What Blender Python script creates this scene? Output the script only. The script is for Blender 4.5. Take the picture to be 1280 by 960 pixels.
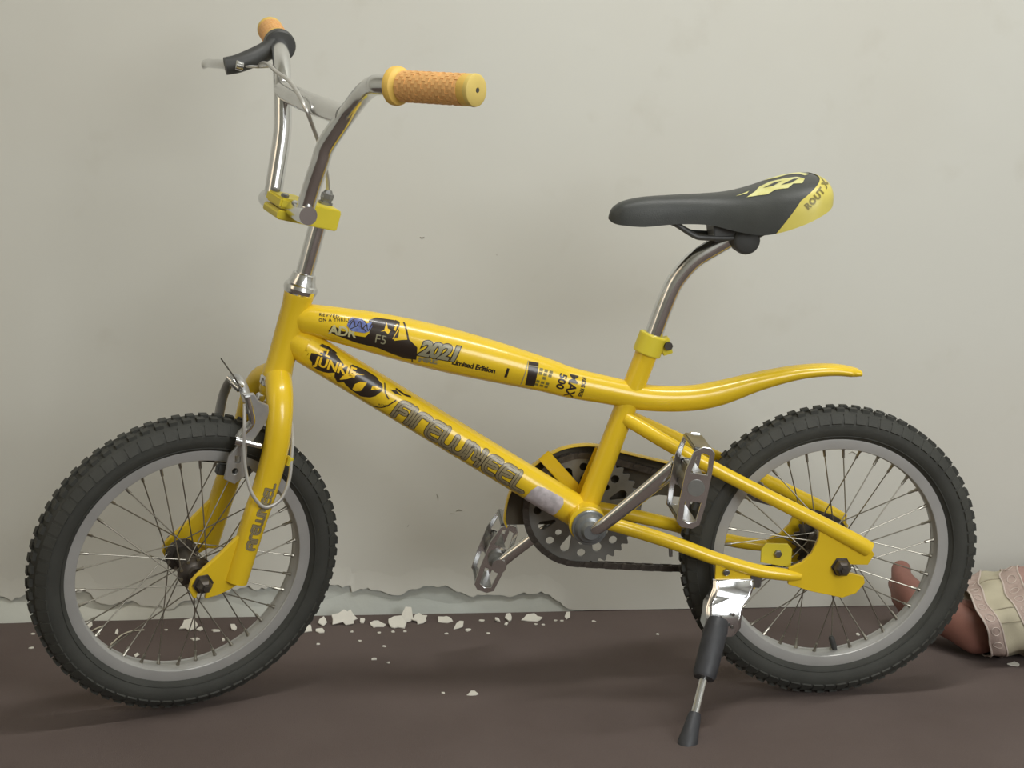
import bpy, bmesh, math, random
from mathutils import Vector, Matrix

for o in list(bpy.data.objects):
    bpy.data.objects.remove(o)
SC = bpy.context.scene
COL = SC.collection
R = math.radians

# ------------------------------------------------------------------ camera
FPX = 1900.0
pit, yaw, rol = 0.14176, 0.09066, 0.00926
fwd = Vector((math.sin(yaw)*math.cos(pit), math.cos(yaw)*math.cos(pit), -math.sin(pit)))
rgt = Vector((math.cos(yaw), -math.sin(yaw), 0))
upv = rgt.cross(fwd)
rg2 = math.cos(rol)*rgt + math.sin(rol)*upv
up2 = -math.sin(rol)*rgt + math.cos(rol)*upv
cam_data = bpy.data.cameras.new('camera')
cam_data.sensor_width = 36
cam_data.lens = FPX/1280*36
cam_data.clip_start = 0.02
cam = bpy.data.objects.new('camera', cam_data)
cam.matrix_world = Matrix(((rg2.x, up2.x, -fwd.x, -0.17591), (rg2.y, up2.y, -fwd.y, -1.96676),
                           (rg2.z, up2.z, -fwd.z, 0.70925), (0, 0, 0, 1)))
COL.objects.link(cam)
SC.camera = cam

# ------------------------------------------------------------------ world, lights, exposure
world = bpy.data.worlds.new('world')
SC.world = world
world.use_nodes = True
world.node_tree.nodes['Background'].inputs['Color'].default_value = (0.9, 0.93, 1.0, 1)
world.node_tree.nodes['Background'].inputs['Strength'].default_value = 0.3


def area_light(name, loc, target, sx, sy, power, color):
    ld = bpy.data.lights.new(name, 'AREA')
    ld.shape = 'RECTANGLE'
    ld.size, ld.size_y = sx, sy
    ld.energy = power
    ld.color = color
    o = bpy.data.objects.new(name, ld)
    o.location = loc
    d = Vector(target)-Vector(loc)
    o.rotation_euler = d.to_track_quat('-Z', 'Y').to_euler()
    COL.objects.link(o)
    return o


area_light('tube_lamp', (0.45, -0.66, 2.42), (0.35, -0.40, 0.0), 1.2, 0.12, 24, (1.0, 0.99, 0.96))
area_light('front_fill_light', (1.1, -2.75, 1.25), (0.2, 0.3, 0.5), 1.5, 1.3, 48, (0.97, 0.99, 1.0))  # added soft fill from behind the camera, no window stands there
area_light('warm_fill_light', (-1.95, -1.3, 1.3), (-0.7, 0.39, 0.5), 0.7, 1.6, 5, (1.0, 0.80, 0.55))  # added weak warm fill to tint the left of the wall, no doorway there

vs = SC.view_settings
vs.view_transform = 'Standard'
vs.look = 'None'
vs.gamma = 1.0
vs.exposure = 0.0
vs.use_curve_mapping = False


# ------------------------------------------------------------------ materials
def srgb(r, g, b):
    f = lambda c: (c/255/12.92) if c/255 <= 0.04045 else ((c/255+0.055)/1.055)**2.4
    return (f(r), f(g), f(b), 1)


def mat(name, col, rough=0.5, metal=0.0, noise=0.0, nscale=40.0, bump=0.0, bscale=200.0, col2=None, coat=0.0, spec=0.5, bdist=0.001, detail=4, bdet=5):
    m = bpy.data.materials.new(name)
    m.use_nodes = True
    nt = m.node_tree
    b = nt.nodes['Principled BSDF']
    b.inputs['Base Color'].default_value = col
    b.inputs['Roughness'].default_value = rough
    b.inputs['Metallic'].default_value = metal
    b.inputs['Specular IOR Level'].default_value = spec
    b.inputs['Coat Weight'].default_value = coat
    b.inputs['Coat Roughness'].default_value = 0.1
    tc = nt.nodes.new('ShaderNodeTexCoord')
    if noise or col2:
        n = nt.nodes.new('ShaderNodeTexNoise')
        n.inputs['Scale'].default_value = nscale
        n.inputs['Detail'].default_value = detail
        nt.links.new(tc.outputs['Object'], n.inputs['Vector'])
        mix = nt.nodes.new('ShaderNodeMix')
        mix.data_type = 'RGBA'
        mix.inputs[6].default_value = col
        c2 = col2 if col2 else tuple(c*(1-noise) for c in col[:3])+(1,)
        mix.inputs[7].default_value = c2
        ramp = nt.nodes.new('ShaderNodeValToRGB')
        ramp.color_ramp.elements[0].position = 0.35
        ramp.color_ramp.elements[1].position = 0.7
        nt.links.new(n.outputs['Fac'], ramp.inputs['Fac'])
        nt.links.new(ramp.outputs['Color'], mix.inputs[0])
        nt.links.new(mix.outputs[2], b.inputs['Base Color'])
    if bump:
        n2 = nt.nodes.new('ShaderNodeTexNoise')
        n2.inputs['Scale'].default_value = bscale
        n2.inputs['Detail'].default_value = bdet
        nt.links.new(tc.outputs['Object'], n2.inputs['Vector'])
        bp = nt.nodes.new('ShaderNodeBump')
        bp.inputs['Strength'].default_value = bump
        bp.inputs['Distance'].default_value = bdist
        nt.links.new(n2.outputs['Fac'], bp.inputs['Height'])
        nt.links.new(bp.outputs['Normal'], b.inputs['Normal'])
    return m


M = {}
M['yellow'] = mat('yellow_paint', srgb(240, 203, 42), 0.27, noise=0.06, nscale=9, coat=0.35, bump=0.03, bscale=60)
M['yellow2'] = mat('lemon_paint', srgb(226, 208, 62), 0.38, noise=0.06, nscale=20)
M['chrome'] = mat('chrome', (0.80, 0.805, 0.81, 1), 0.17, 1.0, noise=0.12, nscale=30)
M['chrome2'] = mat('bright_chrome', (0.72, 0.73, 0.75, 1), 0.15, 1.0, bump=0.45, bscale=23, bdist=0.006, bdet=0.5)
M['silver'] = mat('brake_silver', (0.50, 0.50, 0.49, 1), 0.33, 0.55, noise=0.15, nscale=50)
M['cone'] = mat('cone_grey', (0.23, 0.245, 0.25, 1), 0.3, 0.5)
M['steel'] = mat('dull_steel', (0.34, 0.34, 0.335, 1), 0.36, 1.0, noise=0.25, nscale=60)
M['alu'] = mat('rim_aluminium', (0.52, 0.52, 0.505, 1), 0.42, 0.4, noise=0.08, nscale=25)
M['ring'] = mat('chainring_steel', (0.24, 0.24, 0.225, 1), 0.45, 0.45, noise=0.2, nscale=40)
M['darkmetal'] = mat('dark_metal', (0.13, 0.115, 0.10, 1), 0.45, 0.7, noise=0.4, nscale=90)
M['spoke'] = mat('spoke_steel', (0.36, 0.34, 0.29, 1), 0.34, 0.9)
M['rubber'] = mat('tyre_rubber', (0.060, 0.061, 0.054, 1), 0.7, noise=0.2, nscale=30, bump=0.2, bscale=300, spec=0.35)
M['black'] = mat('black_plastic', (0.06, 0.061, 0.058, 1), 0.5, noise=0.2, nscale=50)
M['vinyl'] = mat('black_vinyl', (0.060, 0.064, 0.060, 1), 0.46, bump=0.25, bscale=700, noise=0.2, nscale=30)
M['sleeve'] = mat('grey_black_rubber', (0.045, 0.047, 0.053, 1), 0.5, noise=0.2, nscale=60)
M['grip'] = mat('grip_yellow', srgb(240, 200, 100), 0.55, noise=0.08, nscale=40)
M['grip2'] = mat('grip_orange', srgb(240, 186, 118), 0.6, noise=0.1, nscale=60)
M['gripend'] = mat('grip_end', srgb(226, 200, 112), 0.55, noise=0.08, nscale=60)
M['guard'] = mat('guard_brown', srgb(84, 77, 64), 0.5, noise=0.2, nscale=25)
M['ink'] = mat('decal_ink', srgb(48, 38, 30), 0.34, coat=0.3)
M['silverink'] = mat('decal_silver', srgb(152, 140, 106), 0.34, noise=0.12, nscale=90, coat=0.3)
M['greyink'] = mat('decal_grey', srgb(150, 146, 118), 0.34, coat=0.3)
M['blueink'] = mat('decal_blue', srgb(118, 136, 196), 0.36, col2=srgb(84, 92, 150), nscale=160, coat=0.3)
M['paleink'] = mat('decal_pale', srgb(206, 200, 150), 0.36, coat=0.3)
M['yelink'] = mat('decal_yellow', srgb(250, 205, 44), 0.32, coat=0.3)
M['oliveink'] = mat('decal_olive', srgb(128, 118, 58), 0.4)
M['sticker'] = mat('paper_sticker', srgb(204, 196, 200), 0.6, col2=srgb(170, 164, 166), nscale=120)
M['cream_print'] = mat('cream_print', srgb(226, 224, 160), 0.45, col2=srgb(214, 208, 120), nscale=60)
M['tail'] = mat('tail_yellow', srgb(222, 208, 104), 0.4, noise=0.1, nscale=30)
M['cable'] = mat('cable_housing', (0.62, 0.61, 0.58, 1), 0.3, 0.6)
M['flake'] = mat('plaster_flake', srgb(222, 219, 208), 0.85, noise=0.08, nscale=80, bump=0.3, bscale=200)
M['thread'] = mat('thread', srgb(196, 190, 170), 0.8)
M['skin'] = mat('skin', srgb(150, 104, 92), 0.5, col2=srgb(128, 86, 76), nscale=18, bump=0.1, bscale=300)
M['cuff'] = mat('cream_cloth', srgb(188, 180, 156), 0.9, noise=0.1, nscale=25, bump=0.4, bscale=900)
M['pink'] = mat('pink_cloth', srgb(174, 142, 132), 0.9, col2=srgb(160, 126, 118), nscale=20, bump=0.4, bscale=900)
M['lace'] = mat('lace_band', srgb(180, 160, 150), 0.9, col2=srgb(166, 147, 138), nscale=140, bump=0.5, bscale=500)
M['piping'] = mat('white_piping', srgb(206, 192, 182), 0.8, noise=0.08, nscale=200)
M['pleat'] = mat('pleat_thread', srgb(150, 142, 122), 0.9)


def wall_material(name, c1, c2, c3, bs, bd):
    m = mat(name, c1, 0.75, col2=c2, nscale=1.6, bump=0.35, bscale=bs, bdist=bd, spec=0.3)
    nt = m.node_tree
    b = nt.nodes['Principled BSDF']
    src = b.inputs['Base Color'].links[0].from_socket
    tc = nt.nodes['Texture Coordinate']
    n = nt.nodes.new('ShaderNodeTexNoise')
    n.inputs['Scale'].default_value = 11
    n.inputs['Detail'].default_value = 8
    nt.links.new(tc.outputs['Object'], n.inputs['Vector'])
    rp = nt.nodes.new('ShaderNodeValToRGB')
    rp.color_ramp.elements[0].position = 0.62
    rp.color_ramp.elements[1].position = 0.80
    rp.color_ramp.elements[1].color = (0.35, 0.35, 0.35, 1)
    nt.links.new(n.outputs['Fac'], rp.inputs['Fac'])
    mx = nt.nodes.new('ShaderNodeMix')
    mx.data_type = 'RGBA'
    nt.links.new(rp.outputs['Color'], mx.inputs[0])
    nt.links.new(src, mx.inputs[6])
    mx.inputs[7].default_value = c3
    nt.links.new(mx.outputs[2], b.inputs['Base Color'])
    return m


M['wall'] = wall_material('wall_paint', srgb(211, 211, 203), srgb(205, 203, 193), srgb(192, 189, 176), 5.0, 0.004)
M['plaster'] = wall_material('bare_plaster', srgb(198, 206, 202), srgb(206, 204, 192), srgb(176, 178, 170), 30.0, 0.004)


def carpet_material():
    m = mat('carpet', srgb(107, 96, 92), 0.95, col2=srgb(100, 89, 85), nscale=5, bump=0.6, bscale=900, bdist=0.002, spec=0.1, detail=8)
    nt = m.node_tree
    b = nt.nodes['Principled BSDF']
    src = b.inputs['Base Color'].links[0].from_socket
    tc = nt.nodes['Texture Coordinate']
    n = nt.nodes.new('ShaderNodeTexNoise')
    n.inputs['Scale'].default_value = 420
    n.inputs['Detail'].default_value = 2
    nt.links.new(tc.outputs['Object'], n.inputs['Vector'])
    mx = nt.nodes.new('ShaderNodeMix')
    mx.data_type = 'RGBA'
    mx.blend_type = 'MULTIPLY'
    mx.inputs[0].default_value = 0.35
    nt.links.new(src, mx.inputs[6])
    nt.links.new(n.outputs['Color'], mx.inputs[7])
    rp = nt.nodes.new('ShaderNodeMix')
    rp.data_type = 'RGBA'
    nt.links.new(n.outputs['Fac'], rp.inputs[0])
    rp.inputs[6].default_value = (0.75, 0.75, 0.75, 1)
    rp.inputs[7].default_value = (1.2, 1.2, 1.2, 1)
    nt.links.new(rp.outputs[2], mx.inputs[7])
    nt.links.new(mx.outputs[2], b.inputs['Base Color'])
    return m


M['carpet'] = carpet_material()


# ------------------------------------------------------------------ mesh helpers (bicycle shapes are given in millimetres)
class MB:
    def __init__(self, s=0.001):
        self.v, self.f, self.s = [], [], s

    def add(self, verts, faces):
        n = len(self.v)
        self.v += [tuple(x) for x in verts]
        self.f += [tuple(i+n for i in f) for f in faces]
        return self

    def sweep(self, pts, rad, seg=16, ref=None, cap=True, closed=False):
        """tube through pts; rad = number, list of numbers or of (side, up) pairs; ref = side direction for flattened tubes"""
        P = [Vector(p[:3]) for p in pts]
        n = len(P)
        rr = rad if isinstance(rad, (list, tuple)) and len(rad) == n else [rad]*n
        b = None
        rings = []
        for i in range(n):
            if closed:
                t = P[(i+1) % n]-P[i-1]
            else:
                t = P[min(i+1, n-1)]-P[max(i-1, 0)]
            t.normalize()
            if ref is not None:
                b = Vector(ref)-Vector(ref).dot(t)*t
            elif b is None:
                a = Vector((0, 1, 0)) if abs(t.y) < 0.9 else Vector((0, 0, 1))
                b = a-a.dot(t)*t
            else:
                b = b-b.dot(t)*t
            b.normalize()
            c = t.cross(b)
            ra, rb = rr[i] if isinstance(rr[i], (list, tuple)) else (rr[i], rr[i])
            rings.append([P[i]+ra*math.cos(2*math.pi*k/seg)*b+rb*math.sin(2*math.pi*k/seg)*c for k in range(seg)])
        V = [x for r in rings for x in r]
        F = []
        m = n if closed else n-1
        for i in range(m):
            j = (i+1) % n
            for k in range(seg):
                F.append((i*seg+k, i*seg+(k+1) % seg, j*seg+(k+1) % seg, j*seg+k))
        if cap and not closed:
            F.append(tuple(range(seg-1, -1, -1)))
            F.append(tuple((n-1)*seg+k for k in range(seg)))
        return self.add(V, F)

    def lathe(self, prof, o=(0, 0, 0), axis=(0, 1, 0), seg=32, cap=True):
        """profile [(along axis, radius)]"""
        a = Vector(axis).normalized()
        h = Vector((1, 0, 0)) if abs(a.x) < 0.9 else Vector((0, 0, 1))
        b = (h-h.dot(a)*a).normalized()
        c = a.cross(b)
        o = Vector(o)
        V, F = [], []
        for (d, r) in prof:
            for k in range(seg):
                t = 2*math.pi*k/seg
                V.append(o+d*a+r*(math.cos(t)*b+math.sin(t)*c))
        for i in range(len(prof)-1):
            for k in range(seg):
                F.append((i*seg+k, i*seg+(k+1) % seg, (i+1)*seg+(k+1) % seg, (i+1)*seg+k))
        if cap:
            F.append(tuple(range(seg-1, -1, -1)))
            F.append(tuple((len(prof)-1)*seg+k for k in range(seg)))
        return self.add(V, F)

    def prism(self, outline, t, o, ex, ey):
        """flat outline [(a, b)] in the plane (o, ex, ey), thickness t centred on it"""
        o, ex, ey = Vector(o), Vector(ex), Vector(ey)
        ez = ex.cross(ey).normalized()
        n = len(outline)
        V = [o+a*ex+b*ey+ez*s*t/2 for s in (-1, 1) for a, b in outline]
        F = [tuple(range(n-1, -1, -1)), tuple(range(n, 2*n))]
        F += [(i, (i+1) % n, n+(i+1) % n, n+i) for i in range(n)]
        return self.add(V, F)

    def box(self, c, ex, ey, ez):
        c, ex, ey, ez = Vector(c), Vector(ex)/2, Vector(ey)/2, Vector(ez)/2
        V = [c+i*ex+j*ey+k*ez for i in (-1, 1) for j in (-1, 1) for k in (-1, 1)]
        F = [(0, 1, 3, 2), (4, 6, 7, 5), (0, 4, 5, 1), (2, 3, 7, 6), (0, 2, 6, 4), (1, 5, 7, 3)]
        return self.add(V, F)

    def mesh(self, name, ang=35, bevel=0.0):
        me = bpy.data.meshes.new(name)
        s = self.s
        me.from_pydata([(x*s, y*s, z*s) for x, y, z in self.v], [], self.f)
        bm = bmesh.new()
        bm.from_mesh(me)
        bmesh.ops.recalc_face_normals(bm, faces=bm.faces)
        if bevel:
            ed = [e for e in bm.edges if len(e.link_faces) == 2 and e.calc_face_angle() > 0.6]
            bmesh.ops.bevel(bm, geom=ed, offset=bevel*s, segments=2, affect='EDGES', clamp_overlap=True)
        bm.to_mesh(me)
        bm.free()
        me.shade_smooth()
        me.set_sharp_from_angle(angle=R(ang))
        return me


def link(name, me, material, parent=None):
    if material and not me.materials:
        me.materials.append(material)
    o = bpy.data.objects.new(name, me)
    COL.objects.link(o)
    if parent:
        o.parent = parent
    return o


def obj(name, mb, material, parent=None, ang=35, bevel=0.0):
    return link(name, mb.mesh(name, ang, bevel), material, parent)


def empty(name, parent=None, loc=(0, 0, 0)):
    o = bpy.data.objects.new(name, None)
    o.location = loc
    o.empty_display_size = 0.05
    COL.objects.link(o)
    if parent:
        o.parent = parent
    return o


def tag(o, label, cat, group=None):
    o['label'] = label
    o['category'] = cat
    if group:
        o['group'] = group
    return o


def cat(P, n=8):
    """smooth curve through points of any dimension"""
    P = [tuple(float(c) for c in p) for p in P]
    d = len(P[0])
    Q = [tuple(2*P[0][k]-P[1][k] for k in range(d))]+P+[tuple(2*P[-1][k]-P[-2][k] for k in range(d))]
    out = []
    for i in range(1, len(Q)-2):
        for j in range(n):
            t = j/n
            out.append(tuple(0.5*(2*Q[i][k]+(Q[i+1][k]-Q[i-1][k])*t+(2*Q[i-1][k]-5*Q[i][k]+4*Q[i+1][k]-Q[i+2][k])*t*t
                             + (Q[i+2][k]-Q[i-1][k]+3*Q[i][k]-3*Q[i+1][k])*t**3) for k in range(d)))
    out.append(P[-1])
    return out


def curve_mesh(kind, setup):
    cu = bpy.data.curves.new('tmp', kind)
    setup(cu)
    ob = bpy.data.objects.new('tmp', cu)
    COL.objects.link(ob)
    dg = bpy.context.evaluated_depsgraph_get()
    me = bpy.data.meshes.new_from_object(ob.evaluated_get(dg))
    bpy.data.objects.remove(ob)
    bpy.data.curves.remove(cu)
    return me


def plate(outer, holes, t, o, ex, ey, bevel=0.4):
    """plate with holes (mm) in the plane (o, ex, ey) as mesh data"""
    def setup(cu):
        cu.dimensions = '2D'
        cu.fill_mode = 'BOTH'
        cu.extrude = max(t/2-bevel, 0.05)
        cu.bevel_depth = bevel
        cu.bevel_resolution = 1
        cu.offset = -bevel
        for loop in [outer]+list(holes):
            sp = cu.splines.new('POLY')
            sp.points.add(len(loop)-1)
            for p, q in zip(sp.points, loop):
                p.co = (q[0], q[1], 0, 1)
            sp.use_cyclic_u = True
    me = curve_mesh('CURVE', setup)
    o, ex, ey = Vector(o), Vector(ex).normalized(), Vector(ey).normalized()
    ez = ex.cross(ey)
    for v in me.vertices:
        c = v.co
        v.co = (o+c.x*ex+c.y*ey+c.z*ez)*0.001
    me.materials.clear()
    me.shade_smooth()
    me.set_sharp_from_angle(angle=R(35))
    return me


def text_2d(s, size, spacing=1.0, bold=0.0, shear=0.0):
    """flat letters: verts [(x, y)], faces, in the same unit as size"""
    def setup(cu):
        cu.body = s
        cu.size = 1.0
        cu.space_character = spacing
        cu.offset = bold
        cu.shear = shear
        cu.resolution_u = 3
    me = curve_mesh('FONT', setup)
    V = [(v.co.x*size, v.co.y*size) for v in me.vertices]
    F = [tuple(p.vertices) for p in me.polygons]
    bpy.data.meshes.remove(me)
    return V, F


def stroke_2d(pts, w, smooth=4):
    """rounded ribbon along a polyline"""
    P = cat(pts, smooth) if len(pts) > 2 else [tuple(p) for p in pts]
    V, F = [], []
    n = len(P)
    L, Rr = [], []
    for i in range(n):
        a, b = P[max(i-1, 0)], P[min(i+1, n-1)]
        dx, dy = b[0]-a[0], b[1]-a[1]
        l = math.hypot(dx, dy) or 1
        nx, ny = -dy/l, dx/l
        V += [(P[i][0]+nx*w, P[i][1]+ny*w), (P[i][0]-nx*w, P[i][1]-ny*w)]
    for i in range(n-1):
        F.append((2*i, 2*i+1, 2*i+3, 2*i+2))
    for (i, j) in ((0, 1), (n-1, n-2)):
        dx, dy = P[i][0]-P[j][0], P[i][1]-P[j][1]
        a0 = math.atan2(dy, dx)
        k0 = len(V)
        V.append(P[i])
        for k in range(9):
            a = a0-math.pi/2+math.pi*k/8
            V.append((P[i][0]+w*math.cos(a), P[i][1]+w*math.sin(a)))
        F += [(k0, k0+1+k, k0+2+k) for k in range(8)]
    return V, F


class Tube:
    """surface of a tube, for prints: u along it, v around it, both mm; b points towards the reader"""
    def __init__(self, pts, b):
        self.P = cat(pts, 16)
        self.b = Vector(b)
        self.u = [0.0]
        for p, q in zip(self.P, self.P[1:]):
            self.u.append(self.u[-1]+math.dist(p[:3], q[:3]))

    def at(self, u, v, lift):
        U = self.u
        i = 0
        lo, hi = 0, len(U)-2
        while lo < hi:
            mid = (lo+hi+1)//2
            if U[mid] <= u:
                lo = mid
            else:
                hi = mid-1
        i = lo
        f = (u-U[i])/(U[i+1]-U[i])
        p, q = self.P[i], self.P[i+1]
        c = Vector([p[k]+(q[k]-p[k])*f for k in range(3)])
        r = p[3]+(q[3]-p[3])*f
        j0, j1 = max(i-6, 0), min(i+7, len(self.P)-1)
        t = (Vector(self.P[j1][:3])-Vector(self.P[j0][:3])).normalized()
        b = (self.b-self.b.dot(t)*t).normalized()
        w = b.cross(t)
        a = v/r
        return c+(r+lift)*(math.cos(a)*b+math.sin(a)*w)


def print_on(name, surf, items, lift, material, parent, su=8.0, sv=2.2):
    """wraps flat shapes [(verts, faces)] round a tube as one print"""
    bm = bmesh.new()
    for V, F in items:
        vs_ = [bm.verts.new((x, y, 0)) for x, y in V]
        for f in F:
            try:
                bm.faces.new([vs_[i] for i in f])
            except ValueError:
                pass
    bmesh.ops.triangulate(bm, faces=[f for f in bm.faces if len(f.verts) > 4])
    xs = [v.co.x for v in bm.verts]
    ys = [v.co.y for v in bm.verts]
    for lo, hi, st, ax in ((min(xs), max(xs), su, 0), (min(ys), max(ys), sv, 1)):
        c = lo+st
        while c < hi:
            co = (c, 0, 0) if ax == 0 else (0, c, 0)
            no = (1, 0, 0) if ax == 0 else (0, 1, 0)
            bmesh.ops.bisect_plane(bm, geom=bm.verts[:]+bm.edges[:]+bm.faces[:], plane_co=co, plane_no=no)
            c += st
    for v in bm.verts:
        v.co = surf.at(v.co.x, v.co.y, lift)*0.001
    me = bpy.data.meshes.new(name)
    bm.to_mesh(me)
    bm.free()
    me.shade_smooth()
    return link(name, me, material, parent)


def poly(pts):
    return ([tuple(p) for p in pts], [tuple(range(len(pts)))])


def placed(VF, u, v, rot=0.0, sx=1.0):
    c, s = math.cos(rot), math.sin(rot)
    return ([(u+c*x*sx-s*y, v+s*x*sx+c*y) for x, y in VF[0]], VF[1])


# ------------------------------------------------------------------ setting
def struct(o):
    o['kind'] = 'structure'
    return o


WY = 0.392      # face of the painted wall
XL, XR, YF, ZC = -2.1, 2.3, -2.9, 2.62


def slab(name, lo, hi, material):
    mb = MB(1)
    c = [(a+b)/2 for a, b in zip(lo, hi)]
    d = [b-a for a, b in zip(lo, hi)]
    mb.box(c, (d[0], 0, 0), (0, d[1], 0), (0, 0, d[2]))
    return struct(obj(name, mb, material))


slab('floor', (XL, YF, -0.1), (XR, WY+0.3, 0.0), M['carpet'])
wall_back = slab('wall_back', (XL, WY+0.0038, 0.0), (XR, WY+0.2, ZC), M['plaster'])
slab('wall_left', (XL-0.15, YF, 0.0), (XL, WY+0.2, ZC), M['wall'])
slab('wall_right', (XR, YF, 0.0), (XR+0.15, WY+0.2, ZC), M['wall'])
slab('wall_front', (XL, YF-0.15, 0.0), (XR, YF, ZC), M['wall'])
slab('ceiling', (XL-0.15, YF-0.15, ZC), (XR+0.15, WY+0.2, ZC+0.12), M['wall'])

# paint skin of the back wall: ragged, lifted lower edge over the bare plaster
EDGE = [(-2.1, .04), (-1.6, .05), (-1.2, .036), (-.95, .046), (-.80, .038), (-.759, .041), (-.747, .035), (-.735, .036), (-.721, .044), (-.686, .038), (-.643, .044), (-.631, .049), (-.621, .043), (-.613, .030),
        (-.605, .025), (-.570, .027), (-.558, .029), (-.544, .021), (-.515, .020), (-.500, .013), (-.477, .027), (-.440, .035), (-.402, .044),
        (-.376, .051), (-.362, .044), (-.343, .049), (-.333, .046), (-.289, .050), (-.255, .049), (-.216, .048), (-.214, .037), (-.195, .044),
        (-.176, .040), (-.158, .034), (-.136, .033), (-.112, .042), (-.093, .047), (-.066, .047), (-.041, .033), (-.007, .027), (.022, .032),
        (.044, .025), (.061, .032), (.095, .032), (.125, .010), (.134, .004), (.150, .0015), (.4, .001), (2.3, .001)]
rnd = random.Random(4)
fine = []
for (x0, z0), (x1, z1) in zip(EDGE, EDGE[1:]):
    k = max(1, int((x1-x0)/0.006)) if x1 < 0.16 else 4
    for j in range(k):
        t = j/k
        jit = rnd.uniform(-.0028, .0028) if x0 < 0.12 else 0
        fine.append((x0+(x1-x0)*t, max(0.001, z0+(z1-z0)*t+jit)))
fine.append(EDGE[-1])
mb = MB(1)
rows = [(0.0, -0.0022), (0.004, -0.0019), (0.012, -0.0008), (0.03, 0.0)]     # height above the edge, curl towards the room
V, F = [], []
nf = len(fine)
for dz, dy in rows:
    V += [(x, WY+dy*(1 if x < 0.13 else 0), z+dz) for x, z in fine]
V += [(x, WY, ZC) for x, z in fine]
V += [(x, WY+0.0022-0.0022*(1 if x < 0.13 else 0), z) for x, z in fine]       # back lip of the edge
V += [(x, WY+0.0034, z+0.02) for x, z in fine]
order = [6, 5, 0, 1, 2, 3, 4]
for a, b in zip(order, order[1:]):
    for i in range(nf-1):
        F.append((a*nf+i, a*nf+i+1, b*nf+i+1, b*nf+i))
mb.add(V, F)
paint = obj('peeling_paint', mb, M['wall'], wall_back, ang=50)
for pl in paint.data.polygons:
    if pl.area > 0.004 and abs(pl.normal.y) > 0.99:
        pl.use_smooth = False

# rough plaster foot standing a little proud at the left, low on the wall
V, F = [], []
xs = [-2.1+0.02*i for i in range(114)]
prof = [(0.030, 0.0), (0.022, 0.3), (0.010, 0.8), (0.0, 1.0)]
for x in xs:
    d = 0.003+0.012*max(0, min(1, (-0.42-x)/0.25))*(0.75+0.25*math.sin(x*31))
    d *= max(0.0, min(1.0, (0.17-x)/0.08))
    hgt = 0.85+0.25*math.sin(x*23)+0.15*math.sin(x*57+1)
    for z, k in prof:
        V.append((x, WY+0.0036-d*k-0.0003, z*hgt))
n = len(prof)
for i in range(len(xs)-1):
    for j in range(n-1):
        F.append((i*n+j, (i+1)*n+j, (i+1)*n+j+1, i*n+j+1))
mb = MB(1).add(V, F)
obj('bare_plaster', mb, M['plaster'], wall_back, ang=60)

# chips and scratches in the paint
M['scuff'] = mat('scuff', srgb(164, 160, 148), 0.8, noise=0.2, nscale=300)
for k, pts in enumerate([[(-.1065, .601), (-.104, .6000), (-.101, .6003), (-.0995, .6012)],
                         [(-.080, .196), (-.0775, .191), (-.0775, .186)],
                         [(-.058, .164), (-.051, .1635)], [(-.049, .1675), (-.044, .170), (-.039, .1685)],
                         [(-.126, .143), (-.124, .146)], 
                         [(.585, .255), (.592, .259), (.600, .254), (.604, .260)], [(.012, .574), (.014, .5735)]]):
    mb = MB(1).sweep([(x, WY-0.0001, z) for x, z in pts], [0.0004]+[0.0011]*(len(pts)-2)+[0.0004], 6)
    obj('paint_chip', mb, M['scuff'], wall_back)

# ------------------------------------------------------------------ bicycle
bike = empty('bicycle')
bike.rotation_euler = (0.1, 0, 0)          # leans on its kickstand
tag(bike, 'small yellow freestyle bicycle standing on its kickstand before the wall', 'bicycle')

# steering frame: s forward, w to the camera side, h up the steering axis (mm)
AX = Vector((0.27032, 0, 0.96277)).normalized()
O_ = Vector((-299.8, 0, 447.3))
STEER = R(24.66)
_f0, _l0 = Vector((-AX.z, 0, AX.x)), Vector((0, -1, 0))
SFW = _f0*math.cos(STEER)+_l0*math.sin(STEER)
SLT = _l0*math.cos(STEER)-_f0*math.sin(STEER)


def SP(s, w, h, *rest):
    p = O_+s*SFW+w*SLT+h*AX
    return (p.x, p.y, p.z)+tuple(rest)


def SPL(pts):
    return [SP(*p) for p in pts]


# --- frame
frame = empty('frame', bike)
TOP = [(-262, 0, 521, 19), (-245, 0, 518, 20.5), (-175, 0, 503, 26), (-98, 0, 484, 28.5), (-31, 0, 467, 26.5), (40, 0, 448, 22), (72, 0, 438, 20),
       (129, 0, 426, 18), (176, 0, 417, 17.2), (229, 0, 416, 17), (271, 0, 423, 16.5), (323, 0, 439, 12.5), (375, 0, 450.5, 9.5), (418, 0, 453.5, 8),
       (446, 0, 450.5, 6.5), (456, 0, 449, 4)]
C = cat([(-281, 0, 525, 14), (-270, 0, 523, 17)]+TOP, 8)
mb = MB().sweep(C, [(r if x < 271 else max(16.5-(x-271)*0.012, 14.0)*(1 if x < 446 else 0.75), r) for x, y, z, r in C], 28, ref=(0, 1, 0))
obj('top_tube', mb, M['yellow'], frame, ang=50)
DOWN = [(-285, 0, 498.5, 21.5), (97, 0, 257, 21.5)]
obj('down_tube', MB().sweep(cat([(-284, 0, 498, 14), (-272, 0, 490.3, 19), (-258, 0, 481.4, 21.3), (-230, 0, 463.7, 21.5), (97, 0, 257, 21.5)], 4), [14+min(1, i/8)**0.6*7.5 for i in range(17)], 28), M['yellow'], frame)
obj('seat_tube', MB().sweep([(97, 0, 258), (180, 0, 499)], 14.6, 24), M['yellow'], frame)
hd = [(d, r) for d, r in ((-2, 18.5), (0, 19), (6, 18.6), (16, 17.4), (95, 17.4), (104, 18.6), (112, 19), (113, 18.5))]
obj('head_tube', MB().lathe(hd, O_, AX, 32), M['yellow'], frame)
BB = Vector((98, 0, 256))
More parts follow.
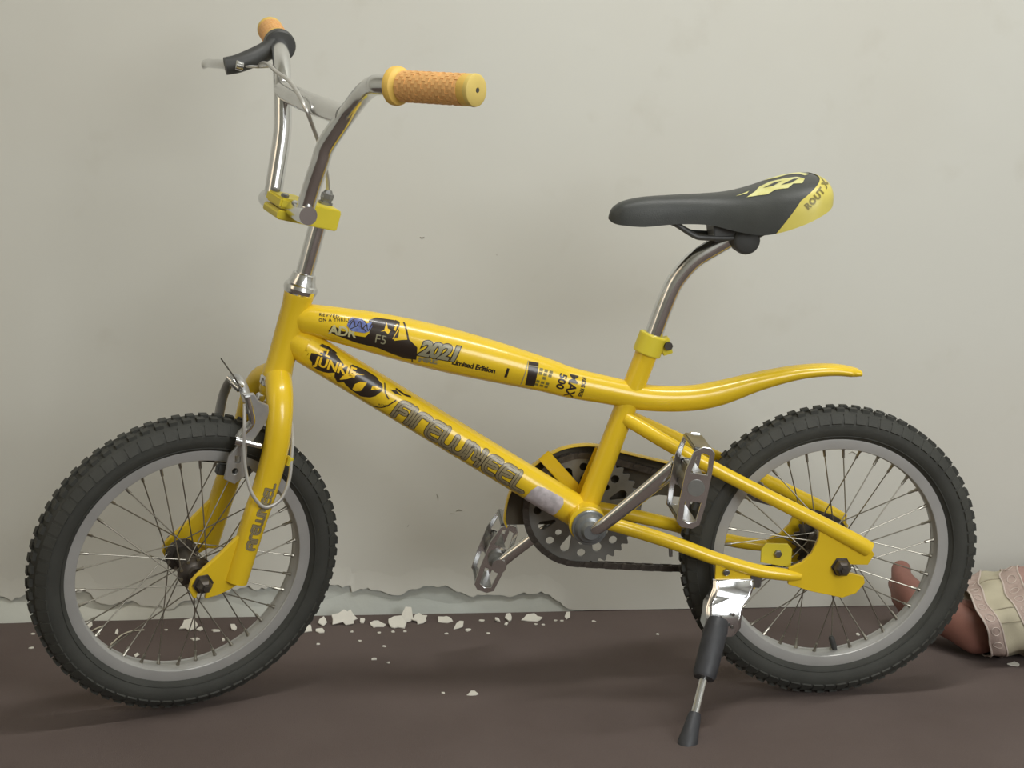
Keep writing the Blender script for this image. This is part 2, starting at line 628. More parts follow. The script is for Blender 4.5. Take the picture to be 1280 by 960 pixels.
obj('bottom_bracket_shell', MB().lathe([(-35, 23), (-34, 24.5), (34, 24.5), (35, 23)], BB, (0, 1, 0), 32), M['yellow'], frame)
for sy in (1, -1):
    st = cat([(146, -9*sy, 392, 9), (165, -17*sy, 382, 9.3), (214, -36*sy, 356, 9.2), (297, -49*sy, 314, 8.8), (377, -56*sy, 274, 9.4), (440, -58*sy, 241, 10.5), (466, -58*sy, 226, 10.5)], 5)
    obj('seat_stay', MB().sweep(st, [(r*0.85, r) for *_, r in st], 18, ref=(0, 1, 0)), M['yellow'], frame)
    cs = cat([(106, -27*sy, 259, 9), (135, -31*sy, 254, 9.2), (188, -38*sy, 239, 9.2), (226, -45*sy, 227, 9), (265, -50*sy, 213, 8.8), (318, -55*sy, 198, 8.6), (361, -56*sy, 191, 8), (378, -56*sy, 189, 5)], 5)
    obj('chain_stay', MB().sweep(cs, [r for *_, r in cs], 18), M['yellow'], frame)
    dr = [(361, 179), (393, 168.5), (435, 159), (453, 165), (464, 179), (462, 188), (446, 193), (430, 194), (429, 207), (447, 205), (466, 204.5), (474, 219), (460, 238), (437, 246), (399, 262), (397, 240), (390, 222), (378, 209), (361, 201)]
    link('dropout', plate(dr, [], 6, (0, -56*sy, 0), (1, 0, 0), (0, 0, 1), 0.8), M['yellow'], frame)
tab = [(327, 204), (327, 222), (332, 230), (362, 229), (368, 222), (368, 196)]
tb = link('brake_bracket', plate(tab, [], 3, (0, -41, 0), (1, 0, 0), (0, 0, 1)), M['yellow2'], frame)
obj('bolt', MB().lathe([(0, 5.5), (3, 5.5), (4, 4)], (349, -42.5, 216), (0, -1, 0), 6), M['steel'], tb)
obj('stop_pin', MB().lathe([(0, 2.5), (12, 2.5)], (206, -42, 226), (0.1, 0, -1), 10), M['steel'], frame)

# prints on the frame
T_TOP, T_DOWN = Tube(TOP, (0, -1, 0)), Tube(DOWN, (0, -1, 0))
GLYPH = [  # rounded letters of the big word, centre lines
    [(164, -15), (164, 2), (168, 8), (178, 9)], [(164, -3), (175, -2)],
    [(184, 9), (183.5, -15)],
    [(192, -15), (192, 2), (196, 8), (206, 8)],
    [(227, 9), (217, 9), (212, 3), (212, -8), (217, -14), (227, -14)], [(212, -2), (225, -1)],
    [(233, 10), (233, -8), (238, -14), (245, -14), (249, -8), (249, 6)], [(249, -8), (253, -14), (260, -14), (265, -8), (265, 8)],
    [(271, 9), (271, -15)], [(271, 4), (276, 8), (281, 3), (282, -6)], [(282, -3), (290, -3)], [(290, 10), (290, -15)],
    [(314, 9), (304, 9), (299, 3), (299, -8), (304, -14), (314, -14)], [(299, -2), (312, -1)],
    [(336, 9), (326, 9), (321, 3), (321, -8), (326, -14), (336, -14)], [(321, -2), (334, -1)],
    [(343, 10), (343, -9), (347, -14), (359, -13)]]


def word(surf, parent, k=1.0, u0=0.0, v0=0.0, fu=1.0):
    g = [[(u0+(u*fu)*k, v0+v*k) for u, v in s] for s in GLYPH]
    a = print_on('lettering', surf, [stroke_2d(s, 4.5*k) for s in g], 0.25, M['ink'], parent)
    print_on('lettering', surf, [stroke_2d(s, 3.7*k) for s in g], 0.5, M['silverink'], parent)
    print_on('lettering', surf, [stroke_2d(s, 0.32*k) for s in g], 0.7, M['ink'], parent)


word(T_DOWN, frame)
D = T_DOWN
splash = [poly([(34, 2), (36, -6), (41, -8), (44, -14), (54, -14), (60, -12), (66, -9), (72, -4), (75, -10), (82, -15), (88, -9), (92, -11), (103, -14), (116, -15), (126, -9), (131, -3), (135, 8), (131, 15), (124, 17), (120, 20), (108, 17), (102, 20), (86, 17), (80, 9), (62, 17), (52, 16), (46, 12), (42, 5)]),
          poly([(38, 15), (40, 20), (50, 22), (62, 20), (60, 15), (50, 17)]),
          stroke_2d([(133, 18), (139, 8), (147, 3)], 0.8), stroke_2d([(138, -19), (148, -10), (156, 6)], 0.8), stroke_2d([(150, 20), (162, 19), (170, 21)], 1.4),
          poly([(143, 14), (150, 18), (160, 15), (150, 13)])]
print_on('graphic_print', D, splash, 0.25, M['ink'], frame)
yl = [placed(text_2d('JUNKIE', 17, 0.98, 0.035), 45, -9, R(14)), placed(text_2d('E', 13, 1.0, 0.03), 41, 5, R(8)), placed(text_2d('L', 13, 1.0, 0.03), 50, 8, R(8)),
      poly([(101, -3), (105, 3), (113, 6), (112, -7), (106, -12), (102, -11)]), poly([(82, -9), (90, -2), (97, 8), (106, 13), (96, 10), (86, 3), (82, -3)]),
      poly([(121, 6), (126, 9), (133, 9), (127, 4), (122, 1)]), poly([(60, -13), (66, -10), (71, -11), (68, -18), (61, -17)])]
print_on('graphic_print', D, yl, 0.5, M['yelink'], frame)
print_on('lettering', D, [placed(text_2d('RIDER', 4, 1.2), 141, -12, R(25))], 0.3, M['ink'], frame)
# price sticker wrapped on the tube by the bottom bracket
print_on('paper_sticker', D, [poly([(368, -24), (368, -2), (372, 6), (382, 9), (410, 10), (414, 4), (414, -22), (400, -28), (378, -30)])], 0.35, M['sticker'], frame)

T = T_TOP
print_on('lettering', T, [placed(text_2d('REVVED', 5.6, 1.35, 0.02), 15, 10.5, R(6)), placed(text_2d('ON A THRILL', 5.6, 1.2, 0.02), 16, 3.5, R(13))], 0.3, M['ink'], frame)
blk = [poly([(30, -6), (33, 2), (40, 1), (46, -2), (56, -1), (62, -4), (76, -3), (80, 3), (79, 12), (76, 19), (84, 26), (107, 29), (113, 26), (111, 8), (112, 1), (120, 4), (130, 7), (142, 0), (144, -10), (145, -18), (130, -21), (113, -18), (95, -14), (67, -14), (50, -11), (38, -9)]),
       stroke_2d([(119, 29), (124, 18), (130, 4)], 1.1), stroke_2d([(137, -4), (141, -24)], 0.9), poly([(100, 3), (116, 6), (114, 28), (108, 30), (106, 14)])]
print_on('graphic_print', T, blk, 0.25, M['ink'], frame)
print_on('graphic_print', T, [placed(text_2d('ADR', 17, 0.95, 0.03), 31, -9, R(4))], 0.45, M['paleink'], frame)
blue = [poly([(51, 6), (52, 13), (55, 18), (68, 19), (74, 14), (80, 17), (82, 12), (79, 5), (74, 2), (58, 1)])]
print_on('graphic_print', T, blue, 0.65, M['blueink'], frame)
scr = [stroke_2d([(54, 6), (58, 14), (62, 7), (66, 15), (70, 6), (74, 12), (78, 6), (81, 16)], 0.6, 6), stroke_2d([(52, 10), (60, 17), (70, 17), (76, 11)], 0.5, 6), stroke_2d([(56, 3), (66, 9), (76, 4)], 0.5, 6)]
print_on('graphic_print', T, scr, 0.85, M['ink'], frame)
print_on('lettering', T, [placed(text_2d('F5', 16, 1.0, 0.0), 88, -7, R(2))], 0.45, M['greyink'], frame)
yl = [poly([(93, 8), (97, 11), (98, 22), (101, 14), (105, 13), (103, 7), (98, 10)]), poly([(106, 18), (112, 24), (111, 13), (108, 15), (110, 21)]), stroke_2d([(110, 3), (112, 10), (115, 20)], 0.5)]
print_on('graphic_print', T, yl, 0.45, M['yelink'], frame)
n21 = text_2d('2021', 27, 0.9, 0.04, 0.25)
print_on('lettering', T, [placed(text_2d('2021', 27, 0.9, 0.085, 0.25), 145, -9, R(4), 1.02)], 0.3, M['ink'], frame)
print_on('lettering', T, [placed(n21, 145, -9, R(4), 1.02)], 0.55, M['greyink'], frame)
print_on('lettering', T, [placed(text_2d('FIRE', 10, 1.0, 0.05), 148, -19.5, R(7), 1.3)], 0.3, M['greyink'], frame)
print_on('lettering', T, [placed(text_2d('Limited Edition', 10.2, 0.92, 0.03), 189, -11, R(1.5)), placed(text_2d('1', 17, 1, 0.05), 256, -11, 0)], 0.3, M['ink'], frame)
print_on('graphic_print', T, [poly([(288, -17), (284, 17), (297, 18), (300, -16)])], 0.25, M['ink'], frame)
print_on('graphic_print', T, [stroke_2d([(285, 11), (297, 12)], 0.6), stroke_2d([(283, 17), (282.5, -18)], 0.5)], 0.45, M['greyink'], frame)
sm = []
for u in (302, 308.5, 315):
    for v in (10, 5, 0, -6, -11):
        if (u, v) not in ((315, 0), (302, 0)):
            sm.append(poly([(u-2.2, v-2), (u+2.2, v-1.7), (u+2.0, v+1.9), (u-2.3, v+1.6)]))
print_on('graphic_print', T, sm, 0.25, M['oliveink'], frame)
print_on('lettering', T, [placed(text_2d('500', 14, 1.0, 0.03), 327, 13, R(-90)), placed(text_2d('MAX', 16, 0.95, 0.03), 341, 16, R(-90)), placed(text_2d('RIDE FREE', 7, 0.9, 0.03), 358, 15, R(-90))], 0.3, M['ink'], frame)

# --- headset
for nm, prof in (('headset_cup', [(110, 19), (112, 20.5), (117, 21.5), (121, 20.5), (123, 18), (127, 16.5), (130, 15.5), (136, 14.5), (137, 13)]),
                 ('headset_cup', [(-14, 18), (-12, 19.5), (-4, 20), (-2, 19), (0, 18)])):
    obj(nm, MB().lathe(prof, O_, AX, 32), M['chrome'], bike, ang=25)

# --- stem
stem = empty('stem', bike)
obj('quill', MB().sweep(SPL([(0, 0, 118), (0, 0, 212)]), 11, 24), M['chrome'], stem)
blk = MB()
sec = [(-14, 200), (64, 200), (66, 203), (66, 209), (64, 211.5), (27, 211.5), (25, 213), (25, 224), (23, 226.5), (-12, 226.5), (-15, 224), (-15, 202)]
blk.prism(sec, 50, SP(0, 0, 0), SFW, AX)
obj('stem_body', blk, M['yellow2'], stem, bevel=1.2)
obj('clamp_cap', MB().box(SP(46, 0, 220), 40*SFW, 50*SLT, 13*AX), M['yellow2'], stem, bevel=2.5)
for w in (-16, 16):
    obj('bolt', MB().lathe([(0, 5), (3, 5), (4, 3.5)], SP(59, w, 227), AX, 6), M['steel'], stem)
obj('cable_adjuster', MB().lathe([(0, 9), (4, 9), (4.5, 7), (7, 7), (7.5, 8), (14, 8), (15, 6), (19, 4)], SP(-2, 0, 226), AX, 6), M['steel'], stem)

# --- handlebar
hb = empty('handlebar', bike)
obj('clamp_tube', MB().sweep(SPL([(44, -72, 208), (46, 0, 214), (48, 72, 219)]), 11.2, 24), M['chrome'], hb)
NB = cat([(46, 54, 219), (48, 60, 250), (50, 69, 284), (51, 75, 306), (48, 100, 346), (53, 135, 374), (57, 160, 387), (59, 178, 392), (56, 196, 396), (12, 311, 421)], 6)
FB = cat([(44, -54, 209), (44, -62, 240), (45, -74, 290), (50, -84, 325), (52, -97, 348), (47, -128, 370), (40, -160, 383), (35, -182, 389), (29, -204, 394), (6, -300, 402)], 6)
for P in (NB, FB):
    obj('upright', MB().sweep(SPL(P), 11.2, 22), M['chrome'], hb, ang=60)
obj('crossbar', MB().sweep(SPL(cat([(51, -92, 342), (50, -45, 341), (49, 0, 341), (48, 45, 343), (48, 98, 345)], 5)), [12.6]*21, 20), M['chrome'], hb)
for (a, b) in (((53, 207, 398), (12, 311, 421)), ((31, -198, 392), (6, -302, 402))):
    A, Bq = Vector(SP(*a)), Vector(SP(*b))
    d = (Bq-A).normalized()
    L = (Bq-A).length
    fl_ = 21.5 if a[1] > 0 else 18.5
    pr = [(-1, 12), (0, fl_-3), (2, fl_-0.6), (6, fl_), (10, fl_-1.2), (12, 17.5), (15, 16.2), (L-14, 16.2), (L-12, 16.9), (L-3, 17.0)]
    g = obj('grip', MB().lathe(pr, A, d, 36), M['grip'], bike)
    gs = MB()
    up_ = Vector((0, 0, 1))
    e1 = (up_-up_.dot(d)*d).normalized()
    e2 = d.cross(e1)
    for ring in range(18):          # moulded blocks round the hand part
        for k in range(14):
            if (ring*5+k*3) % 7 == 0:
                continue
            t = 2*math.pi*(k+0.5*(ring % 2))/14
            c = A+d*(18+ring*(L-34)/17)+16.3*(math.cos(t)*e1+math.sin(t)*e2)
            tn = -math.sin(t)*e1+math.cos(t)*e2
            gs.box(c, d*4.4, tn*6.8, (math.cos(t)*e1+math.sin(t)*e2)*0.8)
    gs.lathe([(15, 16.4), (L-14, 16.4)], A, d, 36, cap=False)
    obj('grip_sleeve', gs, M['grip2'], g)
    ge = MB().lathe([(L-4, 16.9), (L-1, 17.4), (L+1.5, 16.8), (L+3, 14), (L+3.2, 3), (L+2.2, 2.6)], A, d, 36)
    ge = obj('grip_end', ge, M['gripend'], g)
    obj('end_hole', MB().lathe([(L+2.3, 2.4), (L+3.3, 2.4)], A, d, 12), M['black'], g)

# --- brake lever on the far grip
lev = empty('brake_lever', bike)
ax_far = (Vector(SP(6, -300, 402))-Vector(SP(29, -204, 394))).normalized()
obj('lever_clamp', MB().lathe([(-10, 18.5), (-8, 20.5), (8, 20.5), (10, 18.5)], SP(33, -187, 390), ax_far, 28), M['black'], lev)
bd = cat([(38, -184, 390), (52, -184, 376), (68, -182, 364), (84, -182, 353), (98, -184, 346)], 4)
obj('lever_body', MB().sweep(SPL(bd), [(9+3*math.sin(i/16*3.14), 13-1.5*i/16) for i in range(len(bd))], 16, ref=SLT), M['black'], lev)
bl = cat([(88, -180, 346), (94, -194, 347), (97, -212, 345), (98, -232, 342), (98, -248, 340), (100, -258, 336)], 4)
obj('lever_blade', MB().sweep(SPL(bl), [(4, 6)]*len(bl), 12, ref=SFW), M['chrome'], lev)
obj('cable_end', MB().lathe([(-5, 5), (-4, 6.5), (5, 6.5), (6, 5)], SP(84, -174, 352), SFW, 12), M['chrome'], lev)
obj('lever_cable', MB().sweep(SPL([(84, -174, 352), (60, -170, 357), (40, -165, 364)]), 2, 8), M['cable'], lev)
cabl = empty('brake_cable', bike)
obj('cable_housing', MB().sweep(SPL(cat([(58, -172, 358), (64, -150, 364), (66, -122, 366), (68, -88, 362), (69, -30, 357), (66, 18, 339), (48, 20, 316), (25, 12, 289), (6, 4, 260), (-2, 0, 242)], 7)), 2.6, 10), M['cable'], cabl)
lc = cat([(-6, 12, -28), (-17, 34, -44), (-19, 50, -60), (-20, 60, -82), (-21, 70, -112), (-14, 76, -136), (4, 77, -148), (22, 72, -136), (33, 62, -114), (42, 54, -84), (47, 50, -56), (50, 40, -30)], 7)
obj('cable_housing', MB().sweep(SPL(lc), 2.3, 10), M['cable'], cabl)
obj('cable_clip', MB().box(SP(-19, 60, -90), 7*SFW, 9*SLT, 12*AX), M['yellow2'], cabl, bevel=1)

# --- fork
fork = empty('fork', bike)
LEG = [(0, 4, 0, 17.5), (2, 16, -5, 17), (4, 34, -18, 16.8), (3, 47, -42, 16.4), (0, 53, -78, 16.2), (0, 54, -131, 16), (4, 56, -178, 15.8), (7, 57, -258, 15.2)]
for sw in (1, -1):
    C = cat([(s, w*sw, h, r) for s, w, h, r in LEG], 7)
    C = [SP(*c) for c in C]
    lg = obj('fork_leg', MB().sweep(C, [c[3] for c in C], 26), M['yellow'], fork, ang=45)
    ol = [(16, -190), (40, -226), (60, -252), (66, -262), (66, -274), (58, -284), (54, -284), (54, -268), (44, -268), (42, -284), (26, -278), (14, -270), (-4, -256), (-8, -240)]
    o3 = SP(0, 57*sw, 0)
    link('fork_dropout', plate(ol, [], 7, o3, SFW, AX, 1.0), M['yellow'], fork)
    if sw == 1:
        leg_c = [SP(*c) for c in reversed([(s, w, h, r) for s, w, h, r in LEG[3:]])]
        T_LEG = Tube(leg_c, SLT)
        word(T_LEG, fork, 0.45, 50-164*0.45, 1.5)
obj('steerer_base', MB().lathe([(-26, 15), (-20, 18), (-8, 18.5), (0, 18)], O_, AX, 28), M['yellow'], fork)
obj('crown_bolt', MB().lathe([(0, 4), (5, 4), (6, 3)], SP(-17, 14, -26), -SFW, 8), M['darkmetal'], fork)

# --- front calliper brake
cal = empty('calliper_brake', bike)
obj('pivot_bolt', MB().lathe([(-28, 5), (0, 5), (0, 9), (9, 10), (14, 9), (16, 6), (20, 6), (21, 4)], SP(22, 12, -40), (0.75*SFW+0.55*SLT), 16), M['chrome'], cal)
ua = plate([(59, -16), (50, -28), (40, -50), (50, -66), (52, -73), (40, -79), (30, -76), (20, -50), (17, -38), (22, -26), (36, -22), (44, -14)], [], 7, SP(0, 44, 0), SFW, AX, 1.2)
ua_o = link('brake_arm', ua, M['silver'], cal)
obj('arm_rib', MB().sweep(SPL(cat([(52, 48, -18), (44, 50, -34), (38, 50, -50), (46, 49, -66), (48, 49, -74)], 5)), 3.2, 10), M['chrome'], ua_o)
fa = cat([(36, 16, -34), (44, 2, -16), (46, -18, -14), (46, -34, -28), (45, -43, -52), (42, -44, -84), (38, -41, -108), (36, -38, -132)], 6)
obj('brake_arm', MB().sweep(SPL(fa), [(6.5, 4.5)]*len(fa), 14, ref=SFW), M['silver'], cal)
hole = [(40+4*math.cos(k*math.pi/5), -118+4*math.sin(k*math.pi/5)) for k in range(10)]
link('pad_holder', plate([(53, -99), (44, -82), (33, -82), (24, -122), (36, -135), (51, -130)], [[(45, -98), (38, -98), (36, -106), (43, -107)], hole], 4, SP(0, 40, 0), SFW, AX, 0.8), M['silver'], cal)
obj('barrel_adjuster', MB().lathe([(0, 4), (2, 6), (14, 6), (16, 4), (24, 3)], SP(48, 14, -20), (0.5*SFW-0.6*SLT+0.3*AX), 12), M['chrome'], cal)
obj('anchor_bolt', MB().lathe([(-6, 6.5), (2, 6.5), (3, 4), (26, 3.4), (27, 2.5)], SP(46, 48, -76), (-SFW*0.9+SLT*0.35), 12), M['chrome'], cal)
obj('adjuster_nut', MB().lathe([(-5, 5), (5, 5), (6, 4)], SP(24, 22, -24), SLT, 8), M['chrome2'], cal)
for sw in (1, -1):
    pd = obj('brake_pad', MB().box(SP(34 if sw > 0 else 40, 22*sw, -124), 46*SFW, 9*SLT, 15*AX), M['black'], cal, bevel=2.5)
    obj('pad_bolt', MB().lathe([(0, 5), (18, 5), (19, 3)], SP(32, 22*sw, -124), SLT*sw, 8), M['chrome'], cal)
obj('inner_wire', MB().sweep(SPL(cat([(50, 22, -18), (56, 10, -10), (60, -12, -4), (64, -34, 2)], 4)), 1.0, 6), M['darkmetal'], cal)


# --- wheels
RT, RRIM = 203.0, 159.5


def tyre_mesh():
    mb = MB()
    N = 144
    pr = [(13, 157), (15.2, 160.6), (18, 162.5), (23.4, 169), (25.4, 177), (24.2, 186), (19.5, 192.5), (12, 196.5), (4, 198)]
    pr = [(l, r) for l, r in pr]+[(-l, r) for l, r in reversed(pr)]
    V = [(r*math.cos(2*math.pi*i/N), l, r*math.sin(2*math.pi*i/N)) for i in range(N) for l, r in pr]
    k = len(pr)
    F = [(i*k+j, i*k+j+1, ((i+1) % N)*k+j+1, ((i+1) % N)*k+j) for i in range(N) for j in range(k-1)]
    mb.add(V, F)
    K = 72
    for i in range(K):
        for side in (1, -1):
            t = 2*math.pi*(i+(0.5 if side < 0 else 0))/K
            er, et = Vector((math.cos(t), 0, math.sin(t))), Vector((-math.sin(t), 0, math.cos(t)))
            n1 = (er*0.62+Vector((0, side*0.78, 0))).normalized()
            q = n1.cross(et)
            mb.box(er*188.6+Vector((0, side*20.2, 0)), et*12.5, q*14, n1*4.6)
            t2 = t+math.pi/K
            er, et = Vector((math.cos(t2), 0, math.sin(t2))), Vector((-math.sin(t2), 0, math.cos(t2)))
            mb.box(er*198.2+Vector((0, side*7, 0)), et*10, Vector((0, 9, 0)), er*6)
    # thin moulded line on each sidewall beside the rim
    for side in (1, -1):
        c = [(166*math.cos(2*math.pi*i/96), side*21.4, 166*math.sin(2*math.pi*i/96)) for i in range(96)]
        mb.sweep(c, 0.9, 6, closed=True)
    return mb.mesh('tyre', 40)


def rim_mesh():
    mb = MB()
    N = 120
    pr = [(15.2, 158.6), (15.0, 160.4), (13.8, 160), (12.6, 156), (-12.6, 156), (-13.8, 160), (-15.0, 160.4), (-15.2, 158.6), (-14.4, 149), (-14.2, 147.0), (-13.2, 146.2), (-10.5, 147.0), (-5, 144.6), (5, 144.6), (10.5, 147.0), (13.2, 146.2), (14.2, 147.0), (14.4, 149)]
    k = len(pr)
    V = [(r*math.cos(2*math.pi*i/N), l, r*math.sin(2*math.pi*i/N)) for i in range(N) for l, r in pr]
    F = [(i*k+j, i*k+(j+1) % k, ((i+1) % N)*k+(j+1) % k, ((i+1) % N)*k+j) for i in range(N) for j in range(k)]
    mb.add(V, F)
    return mb.mesh('rim', 28)


TYRE, RIM = tyre_mesh(), rim_mesh()


def spoke_meshes(lf, rf):
    out = []
    for i in range(4):
        side = 1 if i % 2 else -1
        lead = 1 if i//2 else -1
        a0 = R(10*i)
        a1 = a0+R(54)*lead
        p1 = Vector((144*math.cos(a0), side*2.0, 144*math.sin(a0)))
        p0 = Vector((rf*math.cos(a1), side*(lf+1.6*lead), rf*math.sin(a1)))
        d = (p0-p1).normalized()
        mb = MB().sweep([p0, p1], 0.85, 8)
        mb.lathe([(-1.5, 2.6), (1.5, 2.6), (2.5, 1.9), (12, 1.9), (12.5, 1.2)], p1, d, 8)
        mb.lathe([(-2, 2.2), (2, 2.2)], p0, (0, 1, 0), 8)
        me = mb.mesh('spoke')
        me.materials.append(M['spoke'])
        out.append(me)
    return out


def wheel(name, mtx, lf, rf, hub, turn):
    w = empty(name, bike)
    w.matrix_local = mtx
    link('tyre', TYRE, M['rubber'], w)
    link('rim', RIM, M['alu'], w)
    h = obj('hub', hub, M['darkmetal'], w)
    sp = spoke_meshes(lf, rf)
    for i in range(36):
        o = bpy.data.objects.new('spoke', sp[i % 4])
        COL.objects.link(o)
        o.parent = w
        o.rotation_euler = (0, -R(40*(i//4))-turn, 0)
    return w


def hubmb(lf, rb, rf, half):
    mb = MB()
    mb.lathe([(-half, 4.6), (-lf-9, 4.6), (-lf-9, 9), (-lf-4, 11), (-lf-1.5, rf-3), (-lf-1.5, rf+3), (-lf+1.5, rf+3), (-lf+3, rb+2), (-lf+8, rb), (lf-8, rb), (lf-3, rb+2), (lf-1.5, rf+3), (lf+1.5, rf+3), (lf+1.5, rf-3), (lf+4, 11), (lf+9, 9), (lf+9, 4.6), (half, 4.6)], (0, 0, 0), (0, 1, 0), 28)
    return mb


def nuts(parent, half, rad):
    for sy in (-1, 1):
        obj('axle_nut', MB().lathe([(0, 13.5), (2, 13.5), (2.2, rad), (8, rad), (11, rad-1), (14, rad-4), (14.2, 4.6), (17, 4.4)], (0, sy*half, 0), (0, sy, 0), 6), M['darkmetal'], parent)


fc = Vector(SP(51.5, 1.5, -263))
rotm = Matrix.Rotation(STEER, 4, AX)
fw = wheel('wheel', Matrix.Translation(fc*0.001) @ rotm, 27, 19, hubmb(27, 11, 19, 66), R(3))
nuts(fw, 60.5, 10)
rc = Vector((430, 0, 203))
rw = wheel('wheel', Matrix.Translation(rc*0.001), 26, 21, hubmb(26, 18, 21, 70), R(6))
nuts(rw, 59, 11.5)
# rear sprocket and valve
tg = []
for i in range(18*4):
    r = (39.5, 39.0, 33.5, 33.5)[i % 4]
    a = 2*math.pi*i/72
    tg.append((r*math.cos(a), r*math.sin(a)))
link('sprocket', plate(tg, [], 3, (0, 38, 0), (1, 0, 0), (0, 0, 1)), M['darkmetal'], rw)
va = R(-82)
vd = Vector((math.cos(va), 0, math.sin(va)))
obj('valve', MB().lathe([(0, 3.2), (6, 3.2), (6.5, 4.2), (20, 4.0), (23, 3), (24, 1.5)], vd*147, (-vd+Vector((-0.22, 0, 0))).normalized(), 12), M['black'], rw)

# --- crank, chainring, chain
CY = 36
CC = Vector((100, CY, 253))
n_t = 38
tg = []
for i in range(n_t*6):
    r = (79.6, 79.2, 76.5, 73.6, 73.6, 76.5)[i % 6]
    a = 2*math.pi*i/(n_t*6)
    tg.append((r*math.cos(a), r*math.sin(a)))
holes = []
for k in range(8):
    a = R(-113+45*k)
    ca, sa = math.cos(a), math.sin(a)
    h = []
    for j in range(14):
        t = math.pi*(j/13)-math.pi/2
        h.append((57+6.3*math.cos(t), 6.3*math.sin(t)))
    h.append((39, 1.5))
    h.append((39, -1.5))
    holes.append([(x*ca-y*sa, x*sa+y*ca) for x, y in h])
    a = R(-135+45*k)
    for rr, rh in ((60.5, 5.6), (44.5, 4.4)):
        holes.append([(rr*math.cos(a)+rh*math.cos(2*math.pi*j/12), rr*math.sin(a)+rh*math.sin(2*math.pi*j/12)) for j in range(12)])
crk = empty('crankset', bike)
link('chainring', plate(tg, holes, 3.4, CC, (1, 0, 0), (0, 0, 1), 0.3), M['ring'], crk)
obj('bearing_cone', MB().lathe([(34, 22.5), (35, 23.4), (38, 23.4), (39, 22.5), (39.5, 20), (42, 19.5), (44, 18.5), (47, 17), (49, 13), (52, 11.5), (56, 10)], (100, 0, 253), (0, -1, 0), 36), M['cone'], crk, ang=25)
obj('bearing_cone', MB().lathe([(32, 24), (40, 23), (46, 15)], (97, 0, 257), (0, 1, 0), 32), M['steel'], crk)
eye_n, eye_f = Vector((205, -78, 349)), Vector((-8, 72, 163))
arm = cat([(100, -44, 253), (105, -55, 257), (119, -62, 270), (152, -68, 300), (187, -75, 333), tuple(eye_n)], 5)
obj('crank_arm', MB().sweep(arm, [(6, 7.5+5.0*(i/(len(arm)-1))**1.5) for i in range(len(arm))], 16, ref=(0, 1, 0)).lathe([(-8, 12), (8, 12)], eye_n, (0, 1, 0), 20), M['chrome'], crk)
arm = cat([(97, 40, 257), (94, 52, 253), (80, 60, 240), (40, 66, 205), (10, 71, 179), tuple(eye_f)], 5)
obj('crank_arm', MB().sweep(arm, [(6, 8.0)]*len(arm), 16, ref=(0, 1, 0)).lathe([(-8, 10), (8, 10)], eye_f, (0, 1, 0), 20), M['chrome'], crk)

# chain as single links along its loop
RA, RB_ = 76.5, 36.6
A2, B2 = Vector((CC.x, CC.z)), Vector((430, 203))
dv = B2-A2
dist = dv.length
base = math.atan2(dv.y, dv.x)
off = math.acos((RA-RB_)/dist)
loop = []
a_up, a_dn = base+off, base-off
for i in range(101):
    a = a_up+(2*math.pi-2*off)*i/100
    loop.append(A2+RA*Vector((math.cos(a), math.sin(a))))
for i in range(1, 60):
    s0 = A2+RA*Vector((math.cos(a_dn), math.sin(a_dn)))
    s1 = B2+RB_*Vector((math.cos(a_dn), math.sin(a_dn)))
    q = s0+(s1-s0)*i/60
    q.y -= 5*math.sin(math.pi*i/60)
    loop.append(q)
for i in range(41):
    a = a_dn+2*off*i/40
    loop.append(B2+RB_*Vector((math.cos(a), math.sin(a))))
for i in range(1, 60):
    s0 = B2+RB_*Vector((math.cos(a_up), math.sin(a_up)))
    s1 = A2+RA*Vector((math.cos(a_up), math.sin(a_up)))
    loop.append(s0+(s1-s0)*i/60)
cum = [0.0]
for p, q in zip(loop, loop[1:]+loop[:1]):
    cum.append(cum[-1]+(q-p).length)
nl = 2*round(cum[-1]/12.7/2)


def on_loop(d):
    d %= cum[-1]
    for i in range(len(loop)):
        if cum[i+1] >= d:
            f = (d-cum[i])/(cum[i+1]-cum[i])
            return loop[i]+(loop[(i+1) % len(loop)]-loop[i])*f


links = []
for wide in (0, 1):
    mb = MB()
    o8 = []
    for cx, sg in ((6.35, 1), (-6.35, -1)):
        for j in range(7):
            t = R(-75+25*j)
            o8.append((cx+sg*4.3*math.cos(t), sg*4.3*math.sin(t)))
    for sy in (-1, 1):
        mb.prism(o8, 1.0, (0, sy*(2.6+1.1*wide), 0), (1, 0, 0), (0, 0, 1))
    if wide:
        for cx in (-6.35, 6.35):
            mb.lathe([(-4.6, 2), (4.6, 2)], (cx, 0, 0), (0, 1, 0), 8)
    else:
        for cx in (-6.35, 6.35):
            mb.lathe([(-2.2, 3.8), (2.2, 3.8)], (cx, 0, 0), (0, 1, 0), 8)
    me = mb.mesh('chain_link')
    me.materials.append(M['darkmetal'])
    links.append(me)
chain = empty('chain', bike)
for i in range(nl):
    p, q = on_loop(cum[-1]*i/nl), on_loop(cum[-1]*(i+1)/nl)
    c = (p+q)/2
    o = bpy.data.objects.new('chain_link', links[i % 2])
    COL.objects.link(o)
    o.parent = chain
    o.location = (c.x*0.001, CY*0.001, c.y*0.001)
    o.rotation_euler = (0, -math.atan2(q.y-p.y, q.x-p.x), 0)

